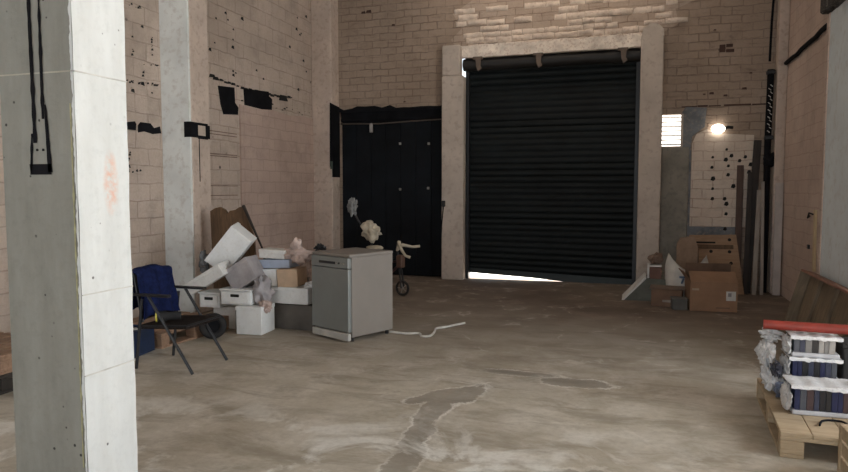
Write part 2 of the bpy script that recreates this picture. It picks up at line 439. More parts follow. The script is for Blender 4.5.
# lintel: whitewashed brickwork over the shutter, uneven courses, daylight glow painted into its colour
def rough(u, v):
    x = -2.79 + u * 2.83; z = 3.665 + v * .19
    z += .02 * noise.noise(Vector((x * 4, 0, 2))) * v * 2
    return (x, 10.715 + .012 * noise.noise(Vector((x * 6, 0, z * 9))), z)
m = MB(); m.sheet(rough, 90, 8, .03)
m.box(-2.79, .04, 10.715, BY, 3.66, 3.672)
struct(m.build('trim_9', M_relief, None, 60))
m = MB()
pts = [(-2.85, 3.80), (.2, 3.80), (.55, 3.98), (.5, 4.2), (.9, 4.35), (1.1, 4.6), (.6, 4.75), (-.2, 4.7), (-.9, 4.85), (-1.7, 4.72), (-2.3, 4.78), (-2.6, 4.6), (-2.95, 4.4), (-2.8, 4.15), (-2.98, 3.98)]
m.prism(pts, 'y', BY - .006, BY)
struct(m.build('trim_11', wall_mat('glow_whitened_wall', 0, (.42, .325, .255), (.54, .43, .35), (.22, .14, .105), jfac=.6, row=.12, wid=.29, streak=.5, holes=False), wb))  # lighter wall patch, upper fading part of the painted glow
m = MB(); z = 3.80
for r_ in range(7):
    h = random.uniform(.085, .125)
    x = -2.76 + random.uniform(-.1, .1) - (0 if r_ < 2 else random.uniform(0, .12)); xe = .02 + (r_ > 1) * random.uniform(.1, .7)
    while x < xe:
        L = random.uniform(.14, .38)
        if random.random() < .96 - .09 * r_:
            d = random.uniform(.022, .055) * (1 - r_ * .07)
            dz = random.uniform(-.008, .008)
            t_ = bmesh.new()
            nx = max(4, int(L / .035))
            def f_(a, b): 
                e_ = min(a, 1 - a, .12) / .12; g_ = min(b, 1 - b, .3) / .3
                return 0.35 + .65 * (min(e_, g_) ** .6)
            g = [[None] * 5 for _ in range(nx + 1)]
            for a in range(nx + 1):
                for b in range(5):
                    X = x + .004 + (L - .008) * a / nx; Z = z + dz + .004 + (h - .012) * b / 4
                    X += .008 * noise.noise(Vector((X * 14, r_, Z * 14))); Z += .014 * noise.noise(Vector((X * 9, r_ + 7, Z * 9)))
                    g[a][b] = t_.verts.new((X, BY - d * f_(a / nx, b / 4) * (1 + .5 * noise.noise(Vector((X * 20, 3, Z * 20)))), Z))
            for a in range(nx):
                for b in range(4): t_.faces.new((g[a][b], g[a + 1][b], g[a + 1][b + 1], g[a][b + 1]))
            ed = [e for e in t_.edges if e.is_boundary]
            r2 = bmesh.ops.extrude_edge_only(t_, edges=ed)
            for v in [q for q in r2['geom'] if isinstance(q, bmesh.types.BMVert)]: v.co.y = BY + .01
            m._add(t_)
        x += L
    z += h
struct(m.build('trim_10', simple('glow_whitened_bricks', (.76, .64, .54), .9, .14, 4, dirt_or_dim=(.46, .32, .25), bump=.5, spec=.2), None, 50))  # brick whitewash lightened to carry the painted daylight glow

# black painted doorway: recessed doors
d = thing('door_1', '', ''); del d['label']; del d['category']; struct(d)
m = MB()
for k in range(7): m.box(-5.02 + k * .278, -5.02 + (k + 1) * .278 - .006, 10.86, 10.90, .02, 2.72, .004)
m.box(-5.02, -3.08, 10.90, 10.94, 0, 2.9)
struct(m.build('door_leaf', M_blackgloss, d))
m = MB().box(-5.02, -3.08, 10.80, 10.90, 2.70, 2.92, .01)
struct(m.build('door_header', M_black, d))
struct(MB().tube([(-5.01, 10.78, 2.665), (-4.3, 10.78, 2.645), (-3.7, 10.78, 2.67), (-3.09, 10.78, 2.69)], .011).build('door_rail', simple('rusty_rail', (.10, .075, .06), .6), d))
m = MB()
for (x, z) in [(-3.92, 2.30), (-3.40, 2.29), (-3.92, 1.51), (-3.41, 1.53)]:
    m.box(x - .022, x + .022, 10.845, 10.862, z - .022, z + .022, .006)
struct(m.build('door_fixing', simple('pale_fixing', (.30, .29, .26), .6), d))
struct(box('door_tag', simple('pale_tag', (.34, .32, .30), .7), -4.46, -4.40, 10.77, 10.80, 2.50, 2.66, .005, d))
# black strip running up the corner by the doorway and ragged paint edge over it
m = MB()
m.prism([(-5.06, 1.9), (-5.016, 1.9), (-5.016, 2.98), (-5.05, 3.0)], 'y', 10.428, 10.442)
m.prism([(10.44, 1.72), (10.75, 1.72), (10.75, 2.95), (10.44, 2.98)], 'x', -5.02, -5.014)
pts = [(-5.02, 2.86)]; x = -5.02
while x < -3.1:
    pts.append((x, 2.93 + random.uniform(-.035, .03))); x += random.uniform(.08, .2)
pts += [(-3.09, 2.92), (-3.09, 2.86)]
m.prism(pts, 'y', 10.742, 10.756)
struct(m.build('black_paint_edge', M_black, wb))
struct(box('door_hinge', simple('green_hinge', (.05, .07, .055), .7), -5.045, -5.0, 10.41, 10.43, 1.86, 1.99, .004, d))

# louvred vent with daylight behind it
wv = struct(link(bpy.data.objects.new('window_1', None)))
m = MB()
for k in range(7):
    z = VZ0 + .03 + k * .068
    m.box(VX0, VX1, -.012, .012, -.003, .003, 0, T(0, BY + .06, z, -35))
struct(m.build('louvre', simple('louvre_paint', (.7, .66, .6), .6), wv))
t = NT('frosted_pane'); t.col((.95, .93, .9), .6); t.b.inputs['Transmission Weight'].default_value = .0
t.b.inputs['Emission Color'].default_value = (1, .95, .87, 1); t.b.inputs['Emission Strength'].default_value = 2.2
struct(box('window_pane', t.m, VX0, VX1, BY + .13, BY + .15, VZ0, VZ1, 0, wv))
m = MB()
m.box(VX0 - .01, VX1 + .02, BY - .015, BY + .1, VZ0 - .02, VZ0); m.box(VX1, VX1 + .025, BY - .015, BY + .1, VZ0, VZ1)
struct(m.build('window_frame', M_trim, wv))

# painted patches on the back wall at the right
struct(box('grey_board', M_greypanel, .352, .74, BY - .03, BY, .0, 2.14, .006, wb))
m = MB().prism([(.56, 2.14), (.76, 2.08), (.78, 2.30), (.95, 2.44), (.97, 2.72), (.68, 2.74), (.63, 2.66), (.64, 2.14)], 'y', BY - .012, BY)
struct(m.build('blue_grey_patch', M_blue_grey, wb))
m = MB().box(.76, 1.50, BY - .010, BY, .79, .95)
m.prism([(.745, .8), (.78, .8), (.775, 2.1), (.745, 2.08)], 'y', BY - .011, BY)
struct(m.build('blue_grey_band', M_blue_grey, wb))
m = MB().prism([(.775, .95), (1.62, .95), (1.62, 2.30), (1.2, 2.33), (.98, 2.40), (.84, 2.34), (.785, 2.2)], 'y', BY - .02, BY)
pw = struct(m.build('whitewashed_panel', wall_mat('whitewashed_panel', 0, (.60, .50, .41), (.70, .59, .49), (.34, .24, .19), jfac=.5, holes=False, row=.14, wid=.28), wb))
m = MB(); px0 = []
for (u, v_) in [(302, 230), (300, 270), (352, 200), (350, 240), (370, 225), (360, 265), (360, 300), (305, 315), (305, 355), (380, 345), (305, 395), (350, 395), (357, 415), (357, 455), (355, 415 + 100), (355, 455 + 100), (355, 500 + 100), (420, 230), (455, 228), (440, 260), (435, 290), (400, 245)]:
    x = .75 + (636 + u / 4 - 690) * .01495; z = 2.38 - (100 + v_ / 4 - 131) * .01495
    s = random.uniform(.02, .036)
    m.prism([(x - s, z - s * .6), (x + s * .3, z - s), (x + s, z - s * .2), (x + s * .6, z + s), (x - s * .5, z + s * .9)], 'y', BY - .024, BY - .019)
struct(m.build('brick_holes', M_dark, pw))
# course line and missing brick higher on the back wall
m = MB()
x = .62
while x < 1.8:
    L = random.uniform(.12, .4); m.box(x, min(x + L, 1.8), BY - .012, BY, 2.735, 2.75 + random.uniform(0, .012)); x += L + random.uniform(.0, .05)
m.box(1.12, 1.20, BY - .008, BY + .001, 3.52, 3.63); m.box(1.21, 1.30, BY - .008, BY + .001, 3.59, 3.635); m.box(1.21, 1.32, BY - .008, BY + .001, 3.515, 3.56)
for (x, z, s) in [(1.05, 3.85, .02), (1.03, 2.93, .035), (.93, 2.92, .02), (1.22, 2.89, .03), (1.47, 2.98, .035), (1.55, 3.2, .02), (-4.55, 4.55, .04), (-4.45, 4.56, .05), (-4.0, 4.3, .03), (-3.8, 3.0, .02)]:
    m.prism([(x - s, z - s * .4), (x + s, z - s * .5), (x + s * .8, z + s * .5), (x - s * .7, z + s * .4)], 'y', BY - .008, BY + .001)
struct(m.build('dark_gaps', simple('exposed_red_block', (.07, .035, .025), .9), wb))

# marks on the left wall and its pilaster
def lw(name, polys, mat, x=LX, th=.008):
    m = MB()
    for q in polys: m.prism(q, 'x', x, x + th)
    return struct(m.build(name, mat))
wl = bpy.data.objects['wall_left']
q = lw('black_paint_patch', [
    [(7.73, 2.90), (8.11, 2.93), (8.12, 2.72), (8.20, 2.66), (8.18, 2.56), (7.84, 2.53), (7.78, 2.66)],
    [(8.34, 2.95), (9.02, 3.00), (9.03, 2.93), (9.12, 2.90), (9.10, 2.72), (8.85, 2.71), (8.36, 2.72)],
    [(6.03, 2.25), (6.15, 2.27), (6.17, 2.24), (6.16, 2.17), (6.04, 2.17)], [(6.20, 2.23), (6.24, 2.27), (6.40, 2.27), (6.46, 2.22), (6.56, 2.25), (6.58, 2.17), (6.44, 2.15), (6.3, 2.17), (6.2, 2.15)]], M_black); q.parent = wl
m = MB()
def frag(y, z, q_): m.prism([(y - q_, z - q_ * .4), (y + q_ * 1.3, z - q_ * .3), (y + q_ * .9, z + q_ * .4), (y - q_ * .7, z + q_ * .35)], 'x', LX + .001, LX + .006)
y = 7.6
while y < 9.75:
    frag(y, 2.985 + .03 * math.sin(y * 2) + random.uniform(-.012, .012), random.uniform(.015, .06)); y += random.uniform(.03, .12)
y = 8.3
while y < 10.4:
    frag(y, 2.79 + random.uniform(-.04, .05), random.uniform(.008, .03)); y += random.uniform(.05, .2)
frag(9.45, 2.96, .12)
struct(m.build('wall_crack', M_dark, wl))
m = MB()
m.box(-5.08, -5.0 + .0, 6.592, 6.602, 2.12, 2.30); 
m.box(-5.003, -4.994, 6.60, 6.74, 2.12, 2.30); m.box(-5.003, -4.994, 6.74, 6.93, 2.27, 2.30); m.box(-5.003, -4.994, 6.74, 6.93, 2.11, 2.15); m.box(-5.003, -4.994, 6.89, 6.97, 2.12, 2.28)
m.box(-5.003, -4.995, 6.755, 6.765, 1.6, 2.12)
struct(m.build('black_paint_box', M_black, p1))
m = MB()
for _ in range(60):
    y = random.choice([random.uniform(7.1, 10.3), random.uniform(7.1, 8.2), random.uniform(5.6, 6.5)]); z = random.uniform(2.1 if y < 7 else 3.05, 4.7)
    s = random.uniform(.012, .035)
    m.prism([(y - s, z - s * .5), (y + s, z - s * .8), (y + s * .7, z + s * .6), (y - s * .5, z + s * .5)], 'x', LX - .001, LX + .004)
struct(m.build('paint_chips', M_dark, wl))
m = MB()
for (y0, y1, z0, z1) in [(5.98, 6.0, 2.75, 3.05), (6.0, 6.3, 2.70, 2.715), (6.3, 6.33, 2.7, 2.95), (6.33, 6.6, 2.72, 2.735), (6.42, 6.6, 2.95, 2.97), (6.45, 6.48, 2.98, 3.3), (6.15, 6.17, 3.0, 3.25), (6.04, 6.06, 1.7, 1.95), (6.06, 6.25, 1.7, 1.712), (6.1, 6.35, 3.55, 3.565)]:
    n_ = int(max(y1 - y0, z1 - z0) / .022)
    for k in range(n_):
        if random.random() < .4: continue
        f = k / n_; y = y0 + (y1 - y0) * f + random.uniform(-.012, .012); z = z0 + (z1 - z0) * f + random.uniform(-.012, .012); q_ = random.uniform(.005, .017)
        m.prism([(y - q_, z - q_ * .8), (y + q_ * 1.2, z - q_ * .4), (y + q_ * .5, z + q_), (y - q_ * .8, z + q_ * .6)], 'x', LX - .001, LX + .004)
struct(m.build('open_joints', M_dark, wl))
m = MB()
for z in (2.28, 2.24, 1.98, 1.95, 1.55, 1.42):
    m.box(LX, LX + .005, 7.5, 8.15, z, z + .010)
struct(m.build('open_courses', simple('brown_joint', (.18, .11, .08), .9), wl))

# conduit, pipe and cables on the right wall
m = MB(); pts = []
for k in range(13):
    f = k / 12; pts.append((RX - .03, 10.6 - f * 2.85, 3.27 + random.uniform(-.012, .012) + .05 * f))
m.tube(pts, .028, 8)
tag(m.build('conduit', M_black, None, True), 'black conduit run along the right wall to the white pilaster', 'pipe')
m = MB().tube([(RX - .025, 7.80, 2.55), (RX - .03, 7.78, 2.75), (RX - .03, 7.76, 3.0), (RX - .025, 7.75, 3.3)], [.045, .04, .02, .015], 8)
tag(m.build('cable', M_black, None, True), 'short black cable hanging down beside the white pilaster top', 'cable')
pv = thing('drain_pipe', 'black vertical pipe with clamps in the back right corner', 'pipe', (1.80, 10.66, 0))
m = MB().tube([(0, 0, 0), (.0, 0, 1.2), (-.01, 0, 2.2), (0, 0, 3.22)], .045, 12); m.build('pipe', M_black, pv, True)
for z in (1.95, 2.25, 3.18):
    MB().box(-.055, .055, -.055, .055, z - .03, z + .03, .01).build('clamp', M_blackmetal, pv)
m = MB()
for k in range(14):
    z = 3.0 - k * .05
    m.tube([(-.02 + .012 * (-1) ** k, -.052, z), (.012 + .01 * (-1) ** k, -.055, z - .03)], .006, 6)
m.build('twisted_wire', simple('pale_wire', (.5, .48, .45), .5), pv)
MB().blob((.03, -.04, 1.93), (.10, .05, .10), .3, 4, 3, 3).build('wire_knot', M_black, pv)
m = MB().tube([(1.79, 10.73, 3.35), (1.80, 10.735, 3.9), (1.82, 10.735, 4.4), (1.83, 10.735, 5.5)], .016, 8)
tag(m.build('cable', M_black, None, True), 'thin black cable rising up the back wall above the corner pipe', 'cable')
bt = thing('wall_batten', 'pale yellow wooden batten with hooks fixed upright on the right wall', 'batten', (RX - .014, 8.66, .55))
MB().box(-.014, .014, -.03, .03, 0, .72, .003, T(0, 0, 0, -3)).build('batten', wood('yellow_wood', (.55, .42, .24), (.68, .56, .36), axis=2), bt)
m = MB().tube([(-.01, .05, .66), (-.05, .1, .68), (-.05, .16, .62), (-.02, .2, .64)], .01, 6); m.build('hook', M_blackmetal, bt)
m = MB().box(-.012, .012, .27, .33, .24, .29, .004); m.build('knob', M_blackmetal, bt)

# lamp on the back wall
lp = thing('bulkhead_lamp', 'small round lit lamp on the back wall right of the louvred vent', 'lamp', (1.13, BY, 2.40))
MB().tube([(0, 0, 0), (0, -.05, 0)], .05, 16).build('base', M_blackmetal, lp)
m = MB()
t_ = bmesh.new(); bmesh.ops.create_uvsphere(t_, u_segments=20, v_segments=12, radius=1)
for v in t_.verts: v.co = Vector((v.co.x * .095, v.co.y * .06 - .06, v.co.z * .068))
m._add(t_); m.build('lamp_glass', M_lamp, lp, True)
MB().tube([(.05, -.03, 0), (.14, -.05, .02), (.20, -.03, .015)], .022, 8).build('arm', M_blackmetal, lp, True)

# roller shutter
sh = struct(link(bpy.data.objects.new('door_2', None)))
m = MB()
x0, x1 = SX0 + .05, SX1 - .05
NS = 35; pitch = (SZ - .12) / NS
def slat(u, v):
    zz = .06 + v * (SZ - .06)
    ph = (zz / pitch) % 1
    y = 10.90 - .022 * math.sin(math.pi * ph) ** .7
    tilt = .075 * (1 - u) * (1 - v) ** 6       # the foot of the curtain hangs higher at its left end
    return (x0 + u * (x1 - x0), y, zz + tilt)
m.sheet(slat, 2, NS * 8, 0)
struct(m.build('shutter_curtain', M_shutter, sh, 60))
m = MB()
m.prism([(x0, .10), (x0 + 1.1, .045), (x0 + 1.6, .004), (x1, .002), (x1, .085), (x0, .18)], 'y', 10.875, 10.925)
struct(m.build('bottom_bar', simple('shutter_bar', (.02, .03, .03), .5), sh))
m = MB().box(SX0, SX0 + .06, 10.80, 10.95, 0, 3.50, .004); m.box(SX1 - .06, SX1, 10.80, 10.95, 0, SZ, .004)
struct(m.build('guide_rail', M_blackmetal, sh))
m = MB().tube([(SX0 - .03, 10.80, 3.56), (SX1 - .01, 10.80, 3.56)], .10, 20)
struct(m.build('roller_box', simple('roller_box', (.016, .014, .013), .6), sh, True))
m = MB()
for x in (-2.50, -1.52, -.23):
    m.box(x - .09, x + .07, 10.66, 10.76, 3.625, 3.665, .006)
    m.prism([(x - .045, 3.63), (x + .045, 3.63), (x + .035, 3.52), (x + .06, 3.47), (x, 3.43), (x - .03, 3.50)], 'y', 10.66, 10.70)
struct(m.build('bracket', simple('rusty_bracket', (.16, .12, .095), .8), sh))
# sockets and cord on the left jamb
m = MB().box(-.03, .03, -.02, 0, -.05, .05, .006)
sb = thing('switch_box', 'small dark switch box with hanging cord on pillar left of shutter', 'switch', (-3.05, 10.57, 1.27)); m.build('box', M_blackmetal, sb)
MB().tube([(0, -.012, -.04), (-.03, -.012, -.35), (-.05, -.012, -.75)], .008, 6).build('cord', M_black, sb)

# ------------------------------------------------------------------ pillar in the foreground
CX0, CX1, CY0, CY1 = -2.645, -2.235, 2.2, 2.495
pl_ = thing('concrete_pillar', 'square concrete pillar in the foreground, grey front and whitewashed side', 'pillar', (0, 0, 0))
m = MB(); m.box(CX0, CX1, CY0, CY1, 0, CH, .006); m.build('shaft', M_col, pl_)
def white_face(u, v):
    z = v * CH; y = CY0 + u * (CY1 - CY0)
    return (CX1 + .003 + .004 * noise.noise(Vector((0, y * 9, z * 7))), y, z)
m = MB(); m.sheet(white_face, 8, 160, .0)
# ragged wrap of whitewash at the arris
def wrap(u, v):
    z = v * CH; w_ = .012 + .010 * noise.noise(Vector((3.3, 1, z * 14))) + .006 * noise.noise(Vector((9.3, 1, z * 50)))
    return (CX1 + .002 - u * max(w_, .002), CY0 - .002, z)
m.sheet(wrap, 1, 500, 0)
m.build('whitewashed_side', M_colwhite, pl_)
def strip(xf, w0, z0, z1, n=60, seed=0):
    def fn(u, v):
        z = z0 + (z1 - z0) * v; j = noise.noise(Vector((seed, 0, z * 20))) * .004
        ww = w0(v) if callable(w0) else w0
        return (xf(v) + (u - .5) * ww + (j if u < .5 else -j * 1.3), CY0 - .003, z)
    return fn
# the U of black paint on the grey face: two strips running into a box outline
m = MB()
m.sheet(strip(lambda v: -2.455 - .012 * (v - .4), lambda v: .022 - .004 * v, 1.70, 2.9, seed=1), 1, 120)
m.sheet(strip(lambda v: -2.402 + .002 * v, lambda v: .015 + .003 * math.sin(v * 9), 1.80, 2.9, seed=2), 1, 110)
m.sheet(strip(lambda v: -2.374 - .014 * v, lambda v: .024 - .014 * v ** 2, 1.575, 1.86, seed=3), 1, 50)
m.sheet(strip(lambda v: -2.478 + .012 * v, .012, 1.58, 1.74, seed=4), 1, 50)
m.sheet(strip(lambda v: -2.425, lambda v: .122, 1.565, 1.610, seed=5), 1, 10)
m.build('black_paint', M_black, pl_)
m = MB()
m.box(-2.446, -2.437, CY0 - .004, CY0, 1.665, 1.675); m.box(-2.413, -2.404, CY0 - .004, CY0, 1.665, 1.675)
m.build('nail_holes', M_dark, pl_)
# formwork seams
m = MB(); m.box(CX0, CX1, CY0 - .002, CY0, 1.990, 1.996)
m.build('formwork_seam', simple('pale_seam', (.42, .39, .32), .9), pl_)
m = MB()
for z in (1.99, 1.05, .70): m.box(CX1, CX1 + .0085, CY0, CY1, z, z + .005)
m.build('formwork_line', simple('grey_seam', (.60, .59, .55), .9), pl_)
m = MB()
m.sheet(strip(lambda v: CX1 - .018, lambda v: .008, .3, 1.86, seed=7), 1, 120)
m.build('yellow_edge', simple('mossy_edge', (.40, .38, .22), .9, .2, 20), pl_)

# ------------------------------------------------------------------ slimline dishwasher
dw = thing('dishwasher', 'silver grey dishwasher standing alone on the concrete floor', 'dishwasher', (-2.645, 5.863, 0), R(-24))
W_, D_, H_ = .57, .60, .87
MB().box(-W_, 0, .03, D_, .045, H_ - .03, .004).build('body', M_dish_side, dw)
MB().box(-W_ - .003, .003, .0, D_ + .005, H_ - .03, H_, .006).build('top_panel', M_dish_side, dw)
dr = MB().box(-W_ + .003, -.003, -.015, .028, .10, H_ - .145, .008, None, 2).build('door', M_dish_front, dw)
cp = MB().box(-W_ + .003, -.003, -.018, .028, H_ - .14, H_ - .034, .008, None, 2).build('control_panel', M_dish_front, dw)
MB().box(-W_ + .13, -.19, -.021, -.017, H_ - .105, H_ - .08, .004).build('handle_recess', M_blackmetal, cp)
for k in range(4): MB().tube([(-.17 + k * .035, -.017, H_ - .092), (-.17 + k * .035, -.024, H_ - .092)], .009, 12).build('button', M_blackmetal if k == 1 else M_chrome, cp)
MB().box(-W_ + .02, 0.01, -.03, .01, .02, .09, .006).build('kick_plate', simple('light_kick_plate', (.52, .50, .46), .6), dw)
for x in (-W_ + .04, -.04):
    for y in (.06, D_ - .05): MB().tube([(x, y, 0), (x, y, .05)], .018, 10).build('foot', M_rubber, dw)
m = MB().tube(smooth_pts([(-2.44, 6.42, .012), (-2.25, 6.40, .01), (-2.12, 6.44, .01), (-2.06, 6.33, .01), (-1.98, 6.36, .01), (-1.99, 6.55, .01), (-2.02, 6.72, .012), (-1.95, 6.82, .012), (-1.88, 6.96, .012), (-1.80, 7.10, .012)]), .012, 8)
tag(m.build('power_cable', M_cable_white, None, True), 'white power cable curling across the floor right of the dishwasher', 'cable')

# ------------------------------------------------------------------ folding armchair
ch = thing('folding_armchair', 'black framed folding armchair with a dark brown seat, left of the dishwasher', 'chair', (-3.67, 4.66, 0), 0)
for s_, y in ((-1, -.235), (1, .235)):
    MB().tube([(-.13, y, .625), (.285, y, 0.012)], .0125, 8).build('leg', M_blackmetal, ch, True)      # front leg, slanting
    MB().tube([(-.20, y * .98, .60), (-.275, y * .98, .012)], .0125, 8).build('leg', M_blackmetal, ch, True)
    MB().box(-.27, .08, y - .022, y + .022, .625, .648, .008, None, 2).build('armrest', M_blackmetal, ch)
m = MB()
m.tube([(-.30, -.20, .80), (-.22, -.205, .40)], .011, 8); m.tube([(-.30, .20, .80), (-.22, .205, .40)], .011, 8); m.tube([(-.30, -.20, .80), (-.30, .20, .80)], .011, 8)
m.build('back_frame', M_blackmetal, ch, True)
def backp(u, v):
    y = -.195 + .39 * u; z = .42 + .37 * v
    return (-.225 - .075 * v + .02 * math.sin(math.pi * u) * -1, y, z)
MB().sheet(backp, 10, 10, .02).build('backrest', M_fabricdark, ch, True)
def seatp(u, v):
    x = -.22 + .44 * u; y = -.22 + .44 * v
    return (x, y, .385 + .02 * u - .02 * math.sin(math.pi * v) * math.sin(math.pi * u))
MB().sheet(seatp, 10, 10, .035).build('seat', M_fabricdark, ch, True)
m = MB()
for y in (-.225, .225): m.tube([(-.24, y, .37), (.235, y, .40)], .010, 8)
m.tube([(.23, -.225, .40), (.23, .225, .40)], .010, 8); m.tube([(-.235, -.225, .37), (-.235, .225, .37)], .010, 8)
m.build('seat_frame', M_blackmetal, ch, True)
# blue garment draped over the back
def drape(u, v):
    y = -.225 + .45 * u
    s1 = v * .78
    n1 = noise.noise(Vector((u * 4, v * 5, 1.7))) * .022 + .012 * math.sin(u * 17 + v * 2)
    top = .835 - .03 * (u - .5) ** 2 * 4 + .02 * noise.noise(Vector((u * 3, 0, 5)))
    if s1 < .33: x, z = -.345 + n1 - .012, top - (.33 - s1)
    elif s1 < .40:
        a = (s1 - .33) / .07 * math.pi; x, z = -.305 - .04 * math.cos(a), top + .022 * math.sin(a)
    else:
        d_ = s1 - .40; x, z = -.265 + .19 * d_ + n1 + .012, top - d_
    return (x, y + .03 * noise.noise(Vector((v * 5, u * 2, 3))) * (1 if u > .5 else -1), z)
m = MB(); m.sheet(drape, 26, 40, .008)
bl = m.build('blue_jacket', M_fabricblue, None, 60, (-3.67, 4.66, 0)); tag(bl, 'dark blue cloth jacket draped over the folding armchair back', 'jacket')
fl_ = thing('flashlight', 'small black flashlight with yellow ringed head lying on the chair seat', 'flashlight', (-3.83, 4.56, .432), R(8))
MB().tube([(0, 0, 0), (.06, .03, 0), (.075, .038, 0), (.17, .085, .0)], [.045, .045, .034, .036], 16).build('body', M_rubber, fl_, 50)
MB().tube([(-.010, -.005, 0), (.002, .001, 0)], [.047, .047], 16).build('head_ring', M_yellow, fl_, 50)
MB().tube([(-.014, -.007, 0), (-.0105, -.0052, 0)], .033, 16).build('lens', M_cream, fl_)

# ------------------------------------------------------------------ behind the chair
def pallet(name, label, loc, rz, L, Wd, mat, group=None, nb=5, h=.144, gap=.80):
    """L along local y, Wd along local x, built from boards, stringers and blocks"""
    p = thing(name, label, 'pallet', loc, rz, group)
    bw = Wd / nb * gap
    for k in range(nb):
        x = k * (Wd - bw) / (nb - 1)
        MB().box(x, x + bw, 0, L, h - .022, h, .003).build('deck_board', mat, p)
    for y in (0, L / 2 - .05, L - .10):
        MB().box(0, Wd, y, y + .10, h - .044, h - .0222, .003).build('cross_board', mat, p)
        for x in (0, Wd / 2 - .06, Wd - .12):
            MB().box(x, x + .12, y, y + .10, .022, h - .0442, .004).build('block', mat, p)
    for x in (0, Wd / 2 - .06, Wd - .12):
        MB().box(x, x + .12, 0, L, 0, .0218, .003).build('base_board', mat, p)
    return p
pallet('pallet', 'old brown pallet on the floor behind the folding armchair', (-5.08, 5.15, 0), R(-4), 1.0, .85, M_palletd)
cr = thing('plastic_crate', 'dark blue plastic crate on the floor behind the folding armchair', 'crate', (-4.72, 4.62, 0), R(8))
m = MB(); M_bcrate = simple('blue_plastic', (.015, .035, .09), .5)
m.box(0, .5, 0, .36, .0, .015, .003); 
for (a, b, c, d_) in ((0, .5, 0, .014), (0, .5, .346, .36), (0, .014, .0145, .3455), (.486, .5, .0145, .3455)):
    m.box(a, b, c, d_, .0155, .235, .003)
m.build('body', M_bcrate, cr)
m = MB()
for z in (.06, .12, .18): m.box(-.004, .504, -.006, -.0002, z, z + .012, .002)
m.box(-.012, .512, -.012, -.0002, .222, .24, .003); m.build('rim', M_bcrate, cr)
for k, (x, y, z, a, c) in enumerate([(.12, .12, .245, 14, 3), (.30, .18, .247, -18, 5)]):
    mm = T(-4.72 + x, 4.62 + y, z, 3 * (-1) ** k, 2, a)
    def pg(u, v, mm=mm, c=c): return mm @ Vector((-.13 + .26 * u, -.09 + .18 * v, .018 * noise.noise(Vector((u * 3, v * 3, c)))))
    m = MB().sheet(pg, 12, 10, .004)
    tag(m.build('paper_sheaf', M_offwhite, None, 60), ['white paper sheaf over the left half of the blue crate', 'white paper sheaf over the right half of the blue crate'][k], 'paper')
ty = thing('tyre', 'small black tyre leaning beside the lowest white box behind the chair', 'tyre', (-4.03, 5.60, .135), R(30))
m = MB().tube([(.10 * math.cos(a), 0, .10 * math.sin(a)) for a in [k * math.pi / 14 for k in range(28)]], .034, 12, True); m.build('tread', M_rubber, ty, True)
m = MB().tube([(0, -.012, 0), (0, .012, 0)], .067, 20); m.build('wheel_disc', M_black, ty)

# ------------------------------------------------------------------ heap of white boxes by the left pilaster
def carton(name, label, cat, c, size, rot, mat, flaps=False, bev=.008, tape=None, group=None):
    """box-like thing with a lid line and edge folds; centre c"""
    sx, sy, sz = (v / 2 for v in size)
    o = thing(name, label, cat, c, 0, group, tuple(R(a) for a in rot))
    MB().box(-sx, sx, -sy, sy, -sz, sz, bev, None, 2).build('body', mat, o)
    if flaps:
        MB().box(-sx - .004, sx + .004, -sy - .004, sy + .004, sz - .035, sz + .006, .004).build('lid', mat, o)
    if tape:
        m = MB().box(-.025, .025, -sy - .0015, sy + .0015, sz - .0, sz + .0015); m.box(-.025, .025, -sy - .0015, -sy, sz - .08, sz + .0015)
        m.build('tape', tape, o)
    return o
carton('storage_box', 'white box at the bottom of the heap, standing on the floor beside the tyre', 'box', (-3.80, 6.02, .145), (.29, .30, .285), (0, 0, 4), M_white, True)
carton('storage_box', 'pale box hidden mostly by the tyre under the left plastic drawer', 'box', (-4.22, 6.18, .12), (.28, .22, .235), (0, 0, 0), M_offwhite)
def storage_bin(label, c, rz, w_):
    o = thing('storage_bin', label, 'storage bin', c, R(rz))
    MB().box(-w_ / 2, w_ / 2, -.13, .13, 0, .145, .012, None, 2).build('body', M_white, o)
    MB().box(-w_ / 2 - .01, w_ / 2 + .01, -.145, .135, .148, .165, .006).build('lid', M_white, o)
    f = MB().box(-w_ / 2 + .02, w_ / 2 - .02, -.142, -.1305, .02, .135, .006).build('front', M_white, o)
    MB().box(-.05, .05, -.146, -.1421, .085, .115, .004).build('handle_slot', M_dark, f)
storage_bin('white plastic storage bin with dark handle slot, left of the pair above the tyre', (-4.34, 6.10, .24), 3, .25)
storage_bin('white plastic storage bin with dark handle slot, on the lowest white box', (-3.98, 6.05, .296), 2, .36)
carton('long_carton', 'long white carton tipped steeply at the top of the heap', 'box', (-4.23, 6.24, .85), (.50, .22, .27), (12, -49, 6), M_white, True)
carton('long_carton', 'long white carton leaning low across the left of the heap', 'box', (-4.34, 5.99, .56), (.46, .24, .13), (6, -30, 5), M_offwhite, True)
carton('storage_box', 'grey lilac plastic box tilted in the middle of the heap', 'box', (-3.98, 6.12, .60), (.32, .24, .25), (0, -32, 3), M_greylilac, True)
m = MB().blob((-3.74, 6.06, .42), (.10, .09, .16), .3, 5, 4, 11, None)
tag(m.build('plastic_bag', M_greylilac, None, 60), 'grey lilac crumpled bag hanging down right of the white drawers', 'bag')
m = MB().blob((-3.66, 5.98, .285), (.07, .06, .06), .35, 5, 4, 14, None)
tag(m.build('plastic_bag', M_bagpink, None, 60), 'small pinkish crumpled paper bag beside the lowest white box', 'bag')
carton('low_cabinet', 'low dark grey cabinet under the white box left of the dishwasher', 'cabinet', (-3.55, 6.45, .135), (.66, .40, .27), (0, 0, -3), simple('dark_grey_laminate', (.13, .115, .10), .8, .15, 4))
carton('storage_box', 'wide white box on the low dark cabinet beside the dishwasher', 'box', (-3.50, 6.33, .37), (.46, .26, .17), (0, 0, -2), M_white, True)
